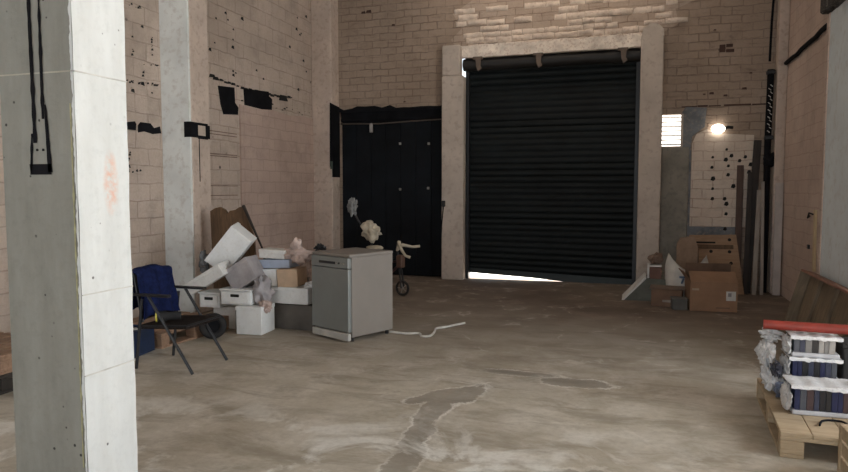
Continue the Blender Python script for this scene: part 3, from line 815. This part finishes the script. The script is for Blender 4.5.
carton('storage_box', 'white box beside the peach box in the stack left of the dishwasher', 'box', (-3.775, 6.34, .555), (.205, .26, .185), (0, -3, 6), M_white)
o = carton('cardboard_box', 'peach cardboard box in the stack left of the dishwasher', 'box', (-3.55, 6.36, .558), (.235, .275, .195), (0, -3, 6), M_peach)
carton('flat_box', 'flat pale blue box with white lid above the peach cardboard box', 'box', (-3.72, 6.38, .70), (.38, .24, .09), (0, -2, 0), M_blueband)
carton('flat_box', 'flat white box lid at the very top left of the dishwasher stack', 'box', (-3.76, 6.39, .80), (.30, .22, .09), (0, 2, 3), M_offwhite, True)
m = MB().blob((-3.50, 6.36, .79), (.17, .09, .08), .35, 4, 4, 21); m.blob((-3.49, 6.36, .88), (.06, .04, .10), .35, 4, 3, 5)
tag(m.build('paper_bag', M_bagpink, None, 60), 'pinkish crumpled paper bag on the stack left of the dishwasher', 'bag')
m = MB().blob((-3.275, 6.44, .60), (.09, .09, .16), .35, 4.5, 4, 33)
tag(m.build('paper_bag', simple('brown_paper', (.30, .20, .155), .8, .15, 10, bump=.4), None, 60), 'brown crumpled paper bag wedged against the dishwasher back', 'bag')
m = MB().blob((-3.30, 6.33, .47), (.08, .06, .045), .35, 5, 4, 43)
tag(m.build('plastic_bag', M_bag, None, 60), 'white crumpled plastic bag stuffed by the brown paper bag', 'bag')
m = MB().blob((-3.26, 6.47, .86), (.06, .05, .05), .4, 6, 4, 51)
tag(m.build('dark_cloth', M_blackmetal, None, 60), 'small dark crumpled cloth above the bags behind the dishwasher', 'cloth')
m = MB().blob((-4.50, 6.12, .70), (.05, .06, .13), .35, 5, 4, 55)
tag(m.build('plastic_bag', simple('dark_grey_plastic', (.10, .10, .10), .5), None, 60), 'dark grey crumpled plastic bag squeezed at the left edge of the heap', 'bag')
# brown boards behind the heap
bd = thing('brown_board', 'brown wooden board with ragged top leaning behind the white heap', 'board', (-4.80, 6.74, 0), R(-4))
MB().prism([(-.02, 0), (.62, 0), (.60, .95), (.47, 1.31), (.42, 1.30), (.36, 1.27), (.28, 1.255), (.25, 1.22), (.21, 1.27), (.14, 1.30), (.07, 1.285), (.0, 1.25)], 'y', 0, .03, T(0, 0, 0, 3)).build('panel', M_brownw, bd)
MB().prism([(.47, 1.32), (.50, 1.33), (.74, .80), (.80, .3), (.77, .3), (.73, .80)], 'y', -.02, .0, T(0, 0, 0, 3)).build('edge_strip', M_darkplank, bd)

# ------------------------------------------------------------------ small bicycle parked by the black doorway
bk = thing('child_bicycle', 'small dark bicycle with cream handlebar parked behind the dishwasher', 'bicycle', (-3.13, 8.75, 0), R(168))
def wheel(x):
    w_ = MB().tube([(x + .095 * math.cos(a), 0, .11 + .095 * math.sin(a)) for a in [k * math.pi / 12 for k in range(24)]], .017, 10, True).build('wheel', M_rubber, bk, True)
    m = MB().tube([(x, -.025, .11), (x, .025, .11)], .014, 10)
    for k in range(5):
        a = k * 2 * math.pi / 5; m.tube([(x, 0, .11), (x + .085 * math.cos(a), 0, .11 + .085 * math.sin(a))], .006, 6)
    m.build('hub', M_chrome, w_, True)
wheel(0); wheel(.62)
m = MB(); m.tube([(0, -.035, .11), (.03, -.03, .35), (.05, 0, .42), (.08, 0, .62)], .014, 8); m.tube([(0, .035, .11), (.03, .03, .35), (.05, 0, .42)], .012, 8); m.build('fork', M_blackmetal, bk, True)
m = MB(); m.tube([(.05, 0, .44), (.30, 0, .22), (.62, 0, .11)], .02, 8); m.tube([(.06, 0, .50), (.45, 0, .40), (.62, 0, .11)], .016, 8); m.tube([(.30, 0, .22), (.45, 0, .40), (.48, 0, .62)], .016, 8)
m.build('frame', simple('dark_red_frame', (.05, .02, .018), .5), bk, True)
m = MB(); m.tube([(.09, .0, .64), (.03, .04, .76), (-.03, .10, .70), (-.12, .20, .66), (-.20, .24, .60), (-.26, .22, .58)], [.016, .03, .02, .022, .018, .02], 8)
m.tube([(.09, 0, .64), (.03, -.05, .72), (-.08, -.14, .69), (-.17, -.20, .70)], [.016, .028, .018, .02], 8); m.build('handlebar', M_cream, bk, True)
m = MB().blob((.47, 0, .66), (.14, .07, .04), .1, 3, 3, 3); m.build('saddle', M_cream, bk, True)
MB().box(-.02, .08, -.05, .05, .40, .58, .015).build('front_panel', simple('brown_plastic', (.11, .055, .035), .6), bk)
m = MB().blob((-3.66, 8.88, .90), (.13, .07, .13), .4, 4, 4, 61); m.blob((-3.72, 8.88, .98), (.08, .06, .06), .4, 4, 4, 63)
tag(m.build('crumpled_bag', M_cream, None, 60), 'cream crumpled bag on the dark stand in front of the black doors', 'bag')
st = thing('floor_stand', 'thin black floor stand behind the dishwasher carrying two pale bags', 'stand', (-3.68, 8.95, 0))
MB().tube([(0, 0, .02), (0, 0, .80)], .018, 8).build('pole', M_blackmetal, st, True)
MB().tube([(0, 0, .78), (-.2, .02, 1.02), (-.30, .02, 1.18)], .016, 8).build('arm', M_blackmetal, st, True)
for k in range(3): MB().tube([(0, 0, .06), (.24 * math.cos(k * 2.1 + .5), .24 * math.sin(k * 2.1 + .5), .012)], .012, 8).build('leg', M_blackmetal, st, True)
m = MB().blob((-3.98, 8.95, 1.25), (.07, .05, .12), .4, 4, 4, 66)
tag(m.build('crumpled_bag', simple('grey_plastic_bag', (.24, .24, .23), .6, .2, 10, bump=.4), None, 60), 'grey crumpled bag at the upper end of the black stand arm', 'bag')

# ------------------------------------------------------------------ pallet with bundles, right foreground
pallet('pallet', 'pale wooden pallet on the right under the wrapped book bundles', (.80, 4.06, 0), R(-3), 1.15, .80, M_palletw, None, 5, .144, .985)
COLS = [(.012, .016, .06), (.07, .075, .09), (.02, .018, .018), (.20, .19, .18), (.06, .035, .035), (.32, .30, .28), (.012, .012, .015), (.035, .04, .07), (.11, .105, .10)]
ORD = 'first second third fourth fifth sixth seventh eighth ninth tenth eleventh twelfth thirteenth fourteenth'.split()
CN = ['dark blue', 'blue grey', 'black', 'light grey', 'dark red', 'pale grey', 'black', 'blue', 'grey']
BM = [simple('book_cover', c, .5, .15, 20, bump=.05) for c in COLS]
M_page = simple('page_edges', (.55, .53, .48), .8)
def bundle(label, blabel, group, x, y, z, rz, w_, d_, h_, seed):
    rnd = random.Random(seed)
    b = thing('book_bundle_wrap', label, 'plastic wrap', (x, y, z), R(rz))
    MB().box(0, w_, 0, d_, 0, .03, .008, None, 2).build('tray', M_greylilac if False else simple('clear_grey_film', (.46, .46, .48), .35, .1, 10), b)
    def film(u, v):
        yy = -.006 + (d_ + .012) * v
        return (-.012 + (w_ + .024) * u, yy, h_ + .006 + .006 * noise.noise(Vector((u * 9, v * 6, seed))) + .004 * math.sin(u * 25))
    MB().sheet(film, 24, 12, .004).build('top_film', M_bag, b, 60)
    def lip(u, v): return (-.012 + (w_ + .024) * u, -.008 - .006 * abs(noise.noise(Vector((u * 12, v * 3, seed + 2)))), h_ + .006 - v * (.018 + .016 * abs(noise.noise(Vector((u * 7, 1, seed))))))
    MB().sheet(lip, 24, 4, .003).build('front_flap', M_bag, b, 60)
    MB().blob((-.016, d_ * .4, h_ * .5), (.022, d_ * .46, h_ * .46), .25, 5, 4, seed).build('gathered_end', M_bag, b, 60)
    x_ = .012; i = 0; first = None
    while x_ < w_ - .035:
        t_ = rnd.uniform(.026, .042); c = rnd.randrange(len(BM))
        if x_ < .05: c = rnd.choice([0, 7, 1])
        bk_ = thing('book', ORD[i] + ' book from the left, ' + CN[c] + ' spine, ' + blabel, 'book', (0, 0, 0), 0, group)
        bk_.matrix_world = Matrix.Translation((x, y, z)) @ Matrix.Rotation(R(rz), 4, 'Z') @ Matrix.Translation((x_, .004, .031))
        hh = h_ - .038 - rnd.uniform(0, .010)
        mb = MB(); mb.box(0, t_ - .002, 0, .004, 0, hh, .001); mb.box(0, .002, .0041, d_ * .8, 0, hh); mb.box(t_ - .004, t_ - .002, .0041, d_ * .8, 0, hh)
        mb.build('cover', BM[c], bk_)
        MB().box(.0022, t_ - .0042, .0045, d_ * .78, .003, hh - .004).build('pages', M_page, bk_)
        x_ += t_; i += 1
for a in [('grey film tray wrapping the front bundle of books nearest the pallet edge', 'in the front bundle', 'books in the front bundle', .925, 4.40, .145, 1.5, .42, .22, .175, 3),
          ('grey film tray of books at the very bottom of the rear stack of three', 'at the bottom of the rear stack', 'books in the bottom bundle', .975, 4.76, .145, -1, .30, .24, .105, 5),
          ('grey film tray of books in the middle of the rear stack', 'in the middle of the rear stack', 'books in the middle bundle', .985, 4.77, .258, 1, .285, .24, .148, 8),
          ('grey film tray of books at the top of the rear stack under the red pole', 'in the bundle under the red pole', 'books in the top bundle', .99, 4.78, .414, -1, .275, .24, .132, 12)]:
    bundle(*a)
# crumpled packing plastic left of the bundles
for k, (c, s, sd, mt, lb) in enumerate([
        ((.895, 4.90, .235), (.055, .09, .085), 71, M_bag, 'white crumpled packing plastic low at the left corner of the pale pallet'),
        ((.865, 4.93, .395), (.050, .08, .085), 73, M_bag, 'white crumpled packing plastic piled left of the middle book bundle'),
        ((.90, 4.98, .51), (.055, .07, .045), 75, M_bag, 'white crumpled packing plastic on top of the packing left of the books'),
        ((.925, 4.72, .20), (.035, .05, .05), 77, simple('blue_grey_film', (.16, .19, .27), .4, .3, 14, bump=.3), 'blue grey film scrap on the pallet left of the book bundles'),
        ((.905, 4.80, .315), (.030, .045, .045), 79, simple('dark_film', (.06, .06, .08), .4, .3, 14, bump=.3), 'dark film scrap caught between the white packing plastic')]):
    m = MB().blob(c, s, .38, 6, 4, sd, .148 if k in (0, 3) else None)
    tag(m.build('packing_plastic', mt, None, 60), lb, 'packing plastic')
m = MB().tube([(.845, 4.91, .592), (2.0, 4.72, .592 + .02)], .032, 20)
m.tube([(.838, 4.911, .592), (.845, 4.91, .592)], .0335, 20)
tag(m.build('red_pole', M_redpole, None, 45), 'red plastic pole lying across the wrapped book bundles at right', 'pole')
m = MB().tube(smooth_pts([(1.03, 4.22, .152), (1.06, 4.30, .152), (1.10, 4.33, .152), (1.17, 4.33, .152), (1.20, 4.26, .152), (1.28, 4.30, .152)]), .006, 8)
tag(m.build('cable', M_black, None, True), 'short black cable lying on the pale pallet before the books', 'cable')
# rough timber crate at the right edge of the view
tc = thing('timber_crate', 'pale timber crate corner at the bottom right edge of the photo', 'crate', (1.055, 3.28, 0), 0)
for y in (0, .62):
    for x in (0, .52): MB().box(x, x + .07, y, y + .05, 0, .26, .003).build('post', M_palletw, tc)
for k in range(3):
    MB().box(.0705, .5195, .002, .028, .02 + k * .085, .09 + k * .085, .003).build('slat', M_palletw, tc); MB().box(.0705, .5195, .64, .668, .02 + k * .085, .09 + k * .085, .003).build('slat', M_palletw, tc)
    MB().box(.002, .028, .0505, .6195, .02 + k * .085, .09 + k * .085, .003).build('slat', M_palletw, tc)

# weathered open crate leaning on the right pilaster: local x = width away from wall side, open side faces the room
lc = thing('open_crate', 'weathered open wooden crate with reddish rim leaning against the white pilaster', 'crate', (1.48, 5.6, 0), 0, None, (0, R(14.5), 0))
L_ = 2.12; Hc = .70; Dc = .12
MB().box(Dc - .02, Dc, 0, L_, 0, Hc, .003).build('back_panel', M_crate, lc)
MB().box(0, Dc - .0205, 0, L_, Hc - .022, Hc, .003).build('top_rail', M_craterim, lc)
MB().box(0, Dc - .0205, 0, L_, 0, .022, .003).build('bottom_rail', M_crate, lc)
for y in (0, L_ - .022): MB().box(0, Dc - .0205, y, y + .022, .0225, Hc - .0225, .003).build('side_panel', M_crate, lc)
for y in (.5, 1.05, 1.6): MB().box(Dc - .055, Dc - .0205, y, y + .05, .0225, Hc - .0225, .003).build('batten', M_crate, lc)

# ------------------------------------------------------------------ back right corner: boards, planks, boxes
bo = thing('drilled_board', 'light brown board drilled with round holes leaning on the back wall', 'board', (.765, 10.34, 0), 0, None, (R(-16), 0, 0))
M_board = wood('light_brown_board', (.28, .17, .10), (.38, .245, .15))
m = MB().prism([(0, 0), (.74, 0), (.64, .88), (0, .86)], 'y', 0, .022); m.build('panel', M_board, bo)
m = MB()
for (x, z) in [(.55, .80), (.55, .62), (.57, .45), (.59, .30), (.30, .62), (.62, .15)]: m.tube([(x, -.002, z), (x, .01, z)], .024, 12)
m.box(.10, .36, -.002, .01, .74, .765); m.build('hole', M_dark, bo)
MB().box(.02, .60, -.02, -.0005, .66, .72, .004).build('batten', M_brownw, bo)
def plank(label, x0, y0, x1, y1, z1, w_, th, mat, name='plank', cat='plank', z0=0):
    v = Vector((x1 - x0, y1 - y0, z1 - z0)); L = v.length
    o = thing(name, label, cat, (x0, y0, z0), 0)
    Zv = v.normalized(); Yv = Zv.cross(Vector((1, 0, 0))).normalized(); Xv = Yv.cross(Zv)
    o.rotation_euler = Matrix((Xv, Yv, Zv)).transposed().to_euler()
    MB().box(-w_ / 2, w_ / 2, -th / 2, th / 2, 0.0, L, .004).build('board', mat, o); return o
plank('tall dark plank leaning in the back right corner, highest of the group', 1.55, 10.50, 1.665, 10.69, 2.22, .10, .03, M_darkplank)
plank('reddish brown plank leaning in the corner left of the dark plank', 1.44, 10.60, 1.45, 10.71, 1.86, .09, .025, M_redplank)
plank('dark brown plank between the reddish plank and the tallest dark plank', 1.52, 10.40, 1.575, 10.62, 1.75, .07, .02, M_darkplank)
plank('pale grey plank leaning right of the tall dark plank', 1.63, 10.36, 1.69, 10.58, 1.50, .06, .025, M_palegrey_plank)
plank('narrow pale plank leaning next to the black corner pipe', 1.735, 10.40, 1.728, 10.55, 1.62, .045, .025, M_palegrey_plank)
plank('white painted plank upright against the right wall by the black pipe', 1.925, 10.42, 1.935, 10.50, 1.60, .10, .03, simple('whitish_plank', (.50, .44, .40), .9, .1, 5))

bx = thing('cardboard_box', 'big brown cardboard box with a white label, front of the back corner pile', 'box', (.665, 8.74, 0), R(6))
w_, d_, h_ = .545, .40, .365
m = MB()
for (a, b, c, e) in ((0, w_, 0, .008), (0, w_, d_ - .008, d_), (0, .008, .0085, d_ - .0085), (w_ - .008, w_, .0085, d_ - .0085)): m.box(a, b, c, e, 0, h_, .002)
m.box(.008, w_ - .008, .008, d_ - .008, 0, .01); m.build('body', M_card, bx)
MB().box(0, w_, 0, .006, 0, .20, .001, T(0, .006, h_ + .001, -55)).build('flap', M_card, bx)
MB().box(0, w_, 0, .006, 0, .20, .001, T(0, d_ - .006, h_ + .001, 12)).build('flap', M_card_dark, bx)
MB().box(0, .006, 0, d_ - .02, 0, .15, .001, T(0.0, .01, h_ + .001, 0, -35)).build('flap', M_card, bx)
MB().box(w_ - .13, w_ - .02, -.0015, 0, .14, .255).build('label', simple('white_label', (.62, .60, .56), .8), bx)
MB().box(w_ - .11, w_ - .07, -.0022, -.0015, .19, .235).build('label_print', simple('label_print', (.28, .26, .25), .8), bx)
MB().box(.02, .10, -.0015, 0, .26, .285).build('tape', simple('pale_tape', (.40, .31, .22), .5), bx)
MB().box(.30, .46, -.0012, 0, .04, .055).build('print', M_card_dark, bx)
b2 = thing('cardboard_box', 'low dark cardboard box with open lid left of the labelled box', 'box', (.21, 8.97, 0), R(-8))
m = MB()
w_, d_, h_ = .37, .26, .215
for (a, b, c, e) in ((0, w_, 0, .007), (0, w_, d_ - .007, d_), (0, .007, .0075, d_ - .0075), (w_ - .007, w_, .0075, d_ - .0075)): m.box(a, b, c, e, 0, h_, .002)
m.box(.007, w_ - .007, .007, d_ - .007, 0, .01); m.build('body', M_card_dark, b2)
MB().box(-.03, w_ + .03, 0, .006, 0, .17, .001, T(0, d_ * .2, h_ + .006, -80)).build('flap', simple('worn_card_flap', (.19, .135, .10), .85), b2)
MB().box(.14, .28, -.0015, 0, .06, .09).build('label', simple('grey_label', (.28, .25, .22), .8), b2)
box_ = thing('grey_tub', 'small dark grey tub on the floor between the two cardboard boxes', 'tub', (.555, 8.80, 0), R(4))
MB().box(-.10, .08, -.05, .13, 0, .13, .01, None, 2).build('body', simple('dark_grey_plastic_tub', (.10, .095, .085), .7), box_)
MB().box(-.108, .088, -.058, .138, .1305, .145, .005).build('rim', simple('tub_rim', (.13, .12, .11), .7), box_)
rp = thing('concrete_ramp', 'grey wedge shaped board sloping at the foot of the right shutter pillar', 'ramp', (-.13, 9.35, 0), 0)
MB().prism([(0, 0), (.54, 0), (.54, .30), (.28, .30)], 'y', 0, .48).build('slope', simple('grey_green_board', (.15, .15, .125), .85, .2, 4), rp)
MB().prism([(-.03, .0), (.0, .0), (.28, .30), (.28, .325), (.26, .325)], 'y', -.02, .48).build('edge_strip', M_offwhite, rp)
gl = thing('bottle_carton', 'small brown carton with pale band standing on the grey wedge board', 'carton', (.27, 9.45, .301))
MB().box(-.075, .075, -.06, .06, 0, .16, .004).build('body', simple('red_brown_carton', (.15, .075, .055), .7), gl)
MB().box(-.078, .078, -.063, .063, .16, .185, .003).build('band', M_offwhite, gl)
MB().blob((0, 0, .265), (.085, .06, .08), .25, 4, 3, 4, .186).build('top_wrap', simple('brown_wrap', (.17, .11, .08), .8), gl)
MB().box(-.105, -.080, -.03, .03, 0, .20, .003).build('side_slip', M_offwhite, gl)
# white sack with blue print
sk = thing('sack', 'open white woven sack with blue print behind the labelled cardboard box', 'sack', (.66, 9.36, 0))
def sack(u, v):
    a = u * 2 * math.pi; z = v * .42
    r_ = .17 + .05 * math.sin(v * 3.0) + .015 * noise.noise(Vector((math.cos(a) * 2, math.sin(a) * 2, v * 3)))
    top = 1 + (.28 * max(0, math.cos(a - math.pi)) + .25 * max(0, math.cos(a)) ** 3) * v ** 2
    return (r_ * 1.15 * math.cos(a) * (1 + .15 * v), r_ * .75 * math.sin(a), z * top + .12 * v * (abs(math.cos(a)) ** 2))
MB().sheet(sack, 40, 20, .004).build('body', simple('white_sack', (.60, .56, .50), .8, .1, 8, bump=.4), sk, 60)
m = MB()
for (x, z, w2, h2, a) in [(-.05, .36, .10, .022, 0), (-.06, .31, .02, .07, 20), (.0, .31, .02, .07, -20), (.05, .33, .02, .08, 30), (.08, .30, .02, .07, -30)]:
    m.box(-w2 / 2, w2 / 2, -.195, -.150, -h2 / 2, h2 / 2, 0, T(x, 0, z, 0, a))
m.build('blue_print', simple('blue_print', (.14, .18, .26), .8), sk)
ub = thing('cardboard_sheet', 'folded brown cardboard piece standing upright in the white sack', 'cardboard', (.55, 9.72, .10), R(4), None)
MB().prism([(0, 0), (.27, 0), (.27, .62), (.22, .76), (.05, .74), (0, .66)], 'y', 0, .05).build('sheet', simple('tan_cardboard', (.30, .20, .135), .85), ub)
MB().box(.271, .285, -.01, .06, .02, .58, .002).build('fold', M_card_dark, ub)
MB().box(-.05, .32, .06, .09, -.099, .36, .003).build('backing_board', M_greypanel, ub)
# far left, beyond the pillar
pallet('pallet', 'stacked upper brown pallet against the left wall beyond the foreground pillar', (-5.25, 3.05, .145), 0, 1.15, .85, M_palletd)
pallet('pallet', 'lower dark pallet against the left wall beyond the foreground pillar', (-5.25, 3.05, 0), 0, 1.15, .85, simple('dark_old_wood', (.035, .028, .022), .9, .2, 6))

dk = thing('black_crate', 'black crate standing on the pale pallet right of the rear book bundles', 'crate', (1.305, 4.86, .145))
MB().box(0, .30, 0, .25, 0, .33, .01, None, 2).build('body', M_rubber, dk)
MB().box(-.008, .308, -.008, .258, .3305, .355, .004).build('rim', M_rubber, dk)
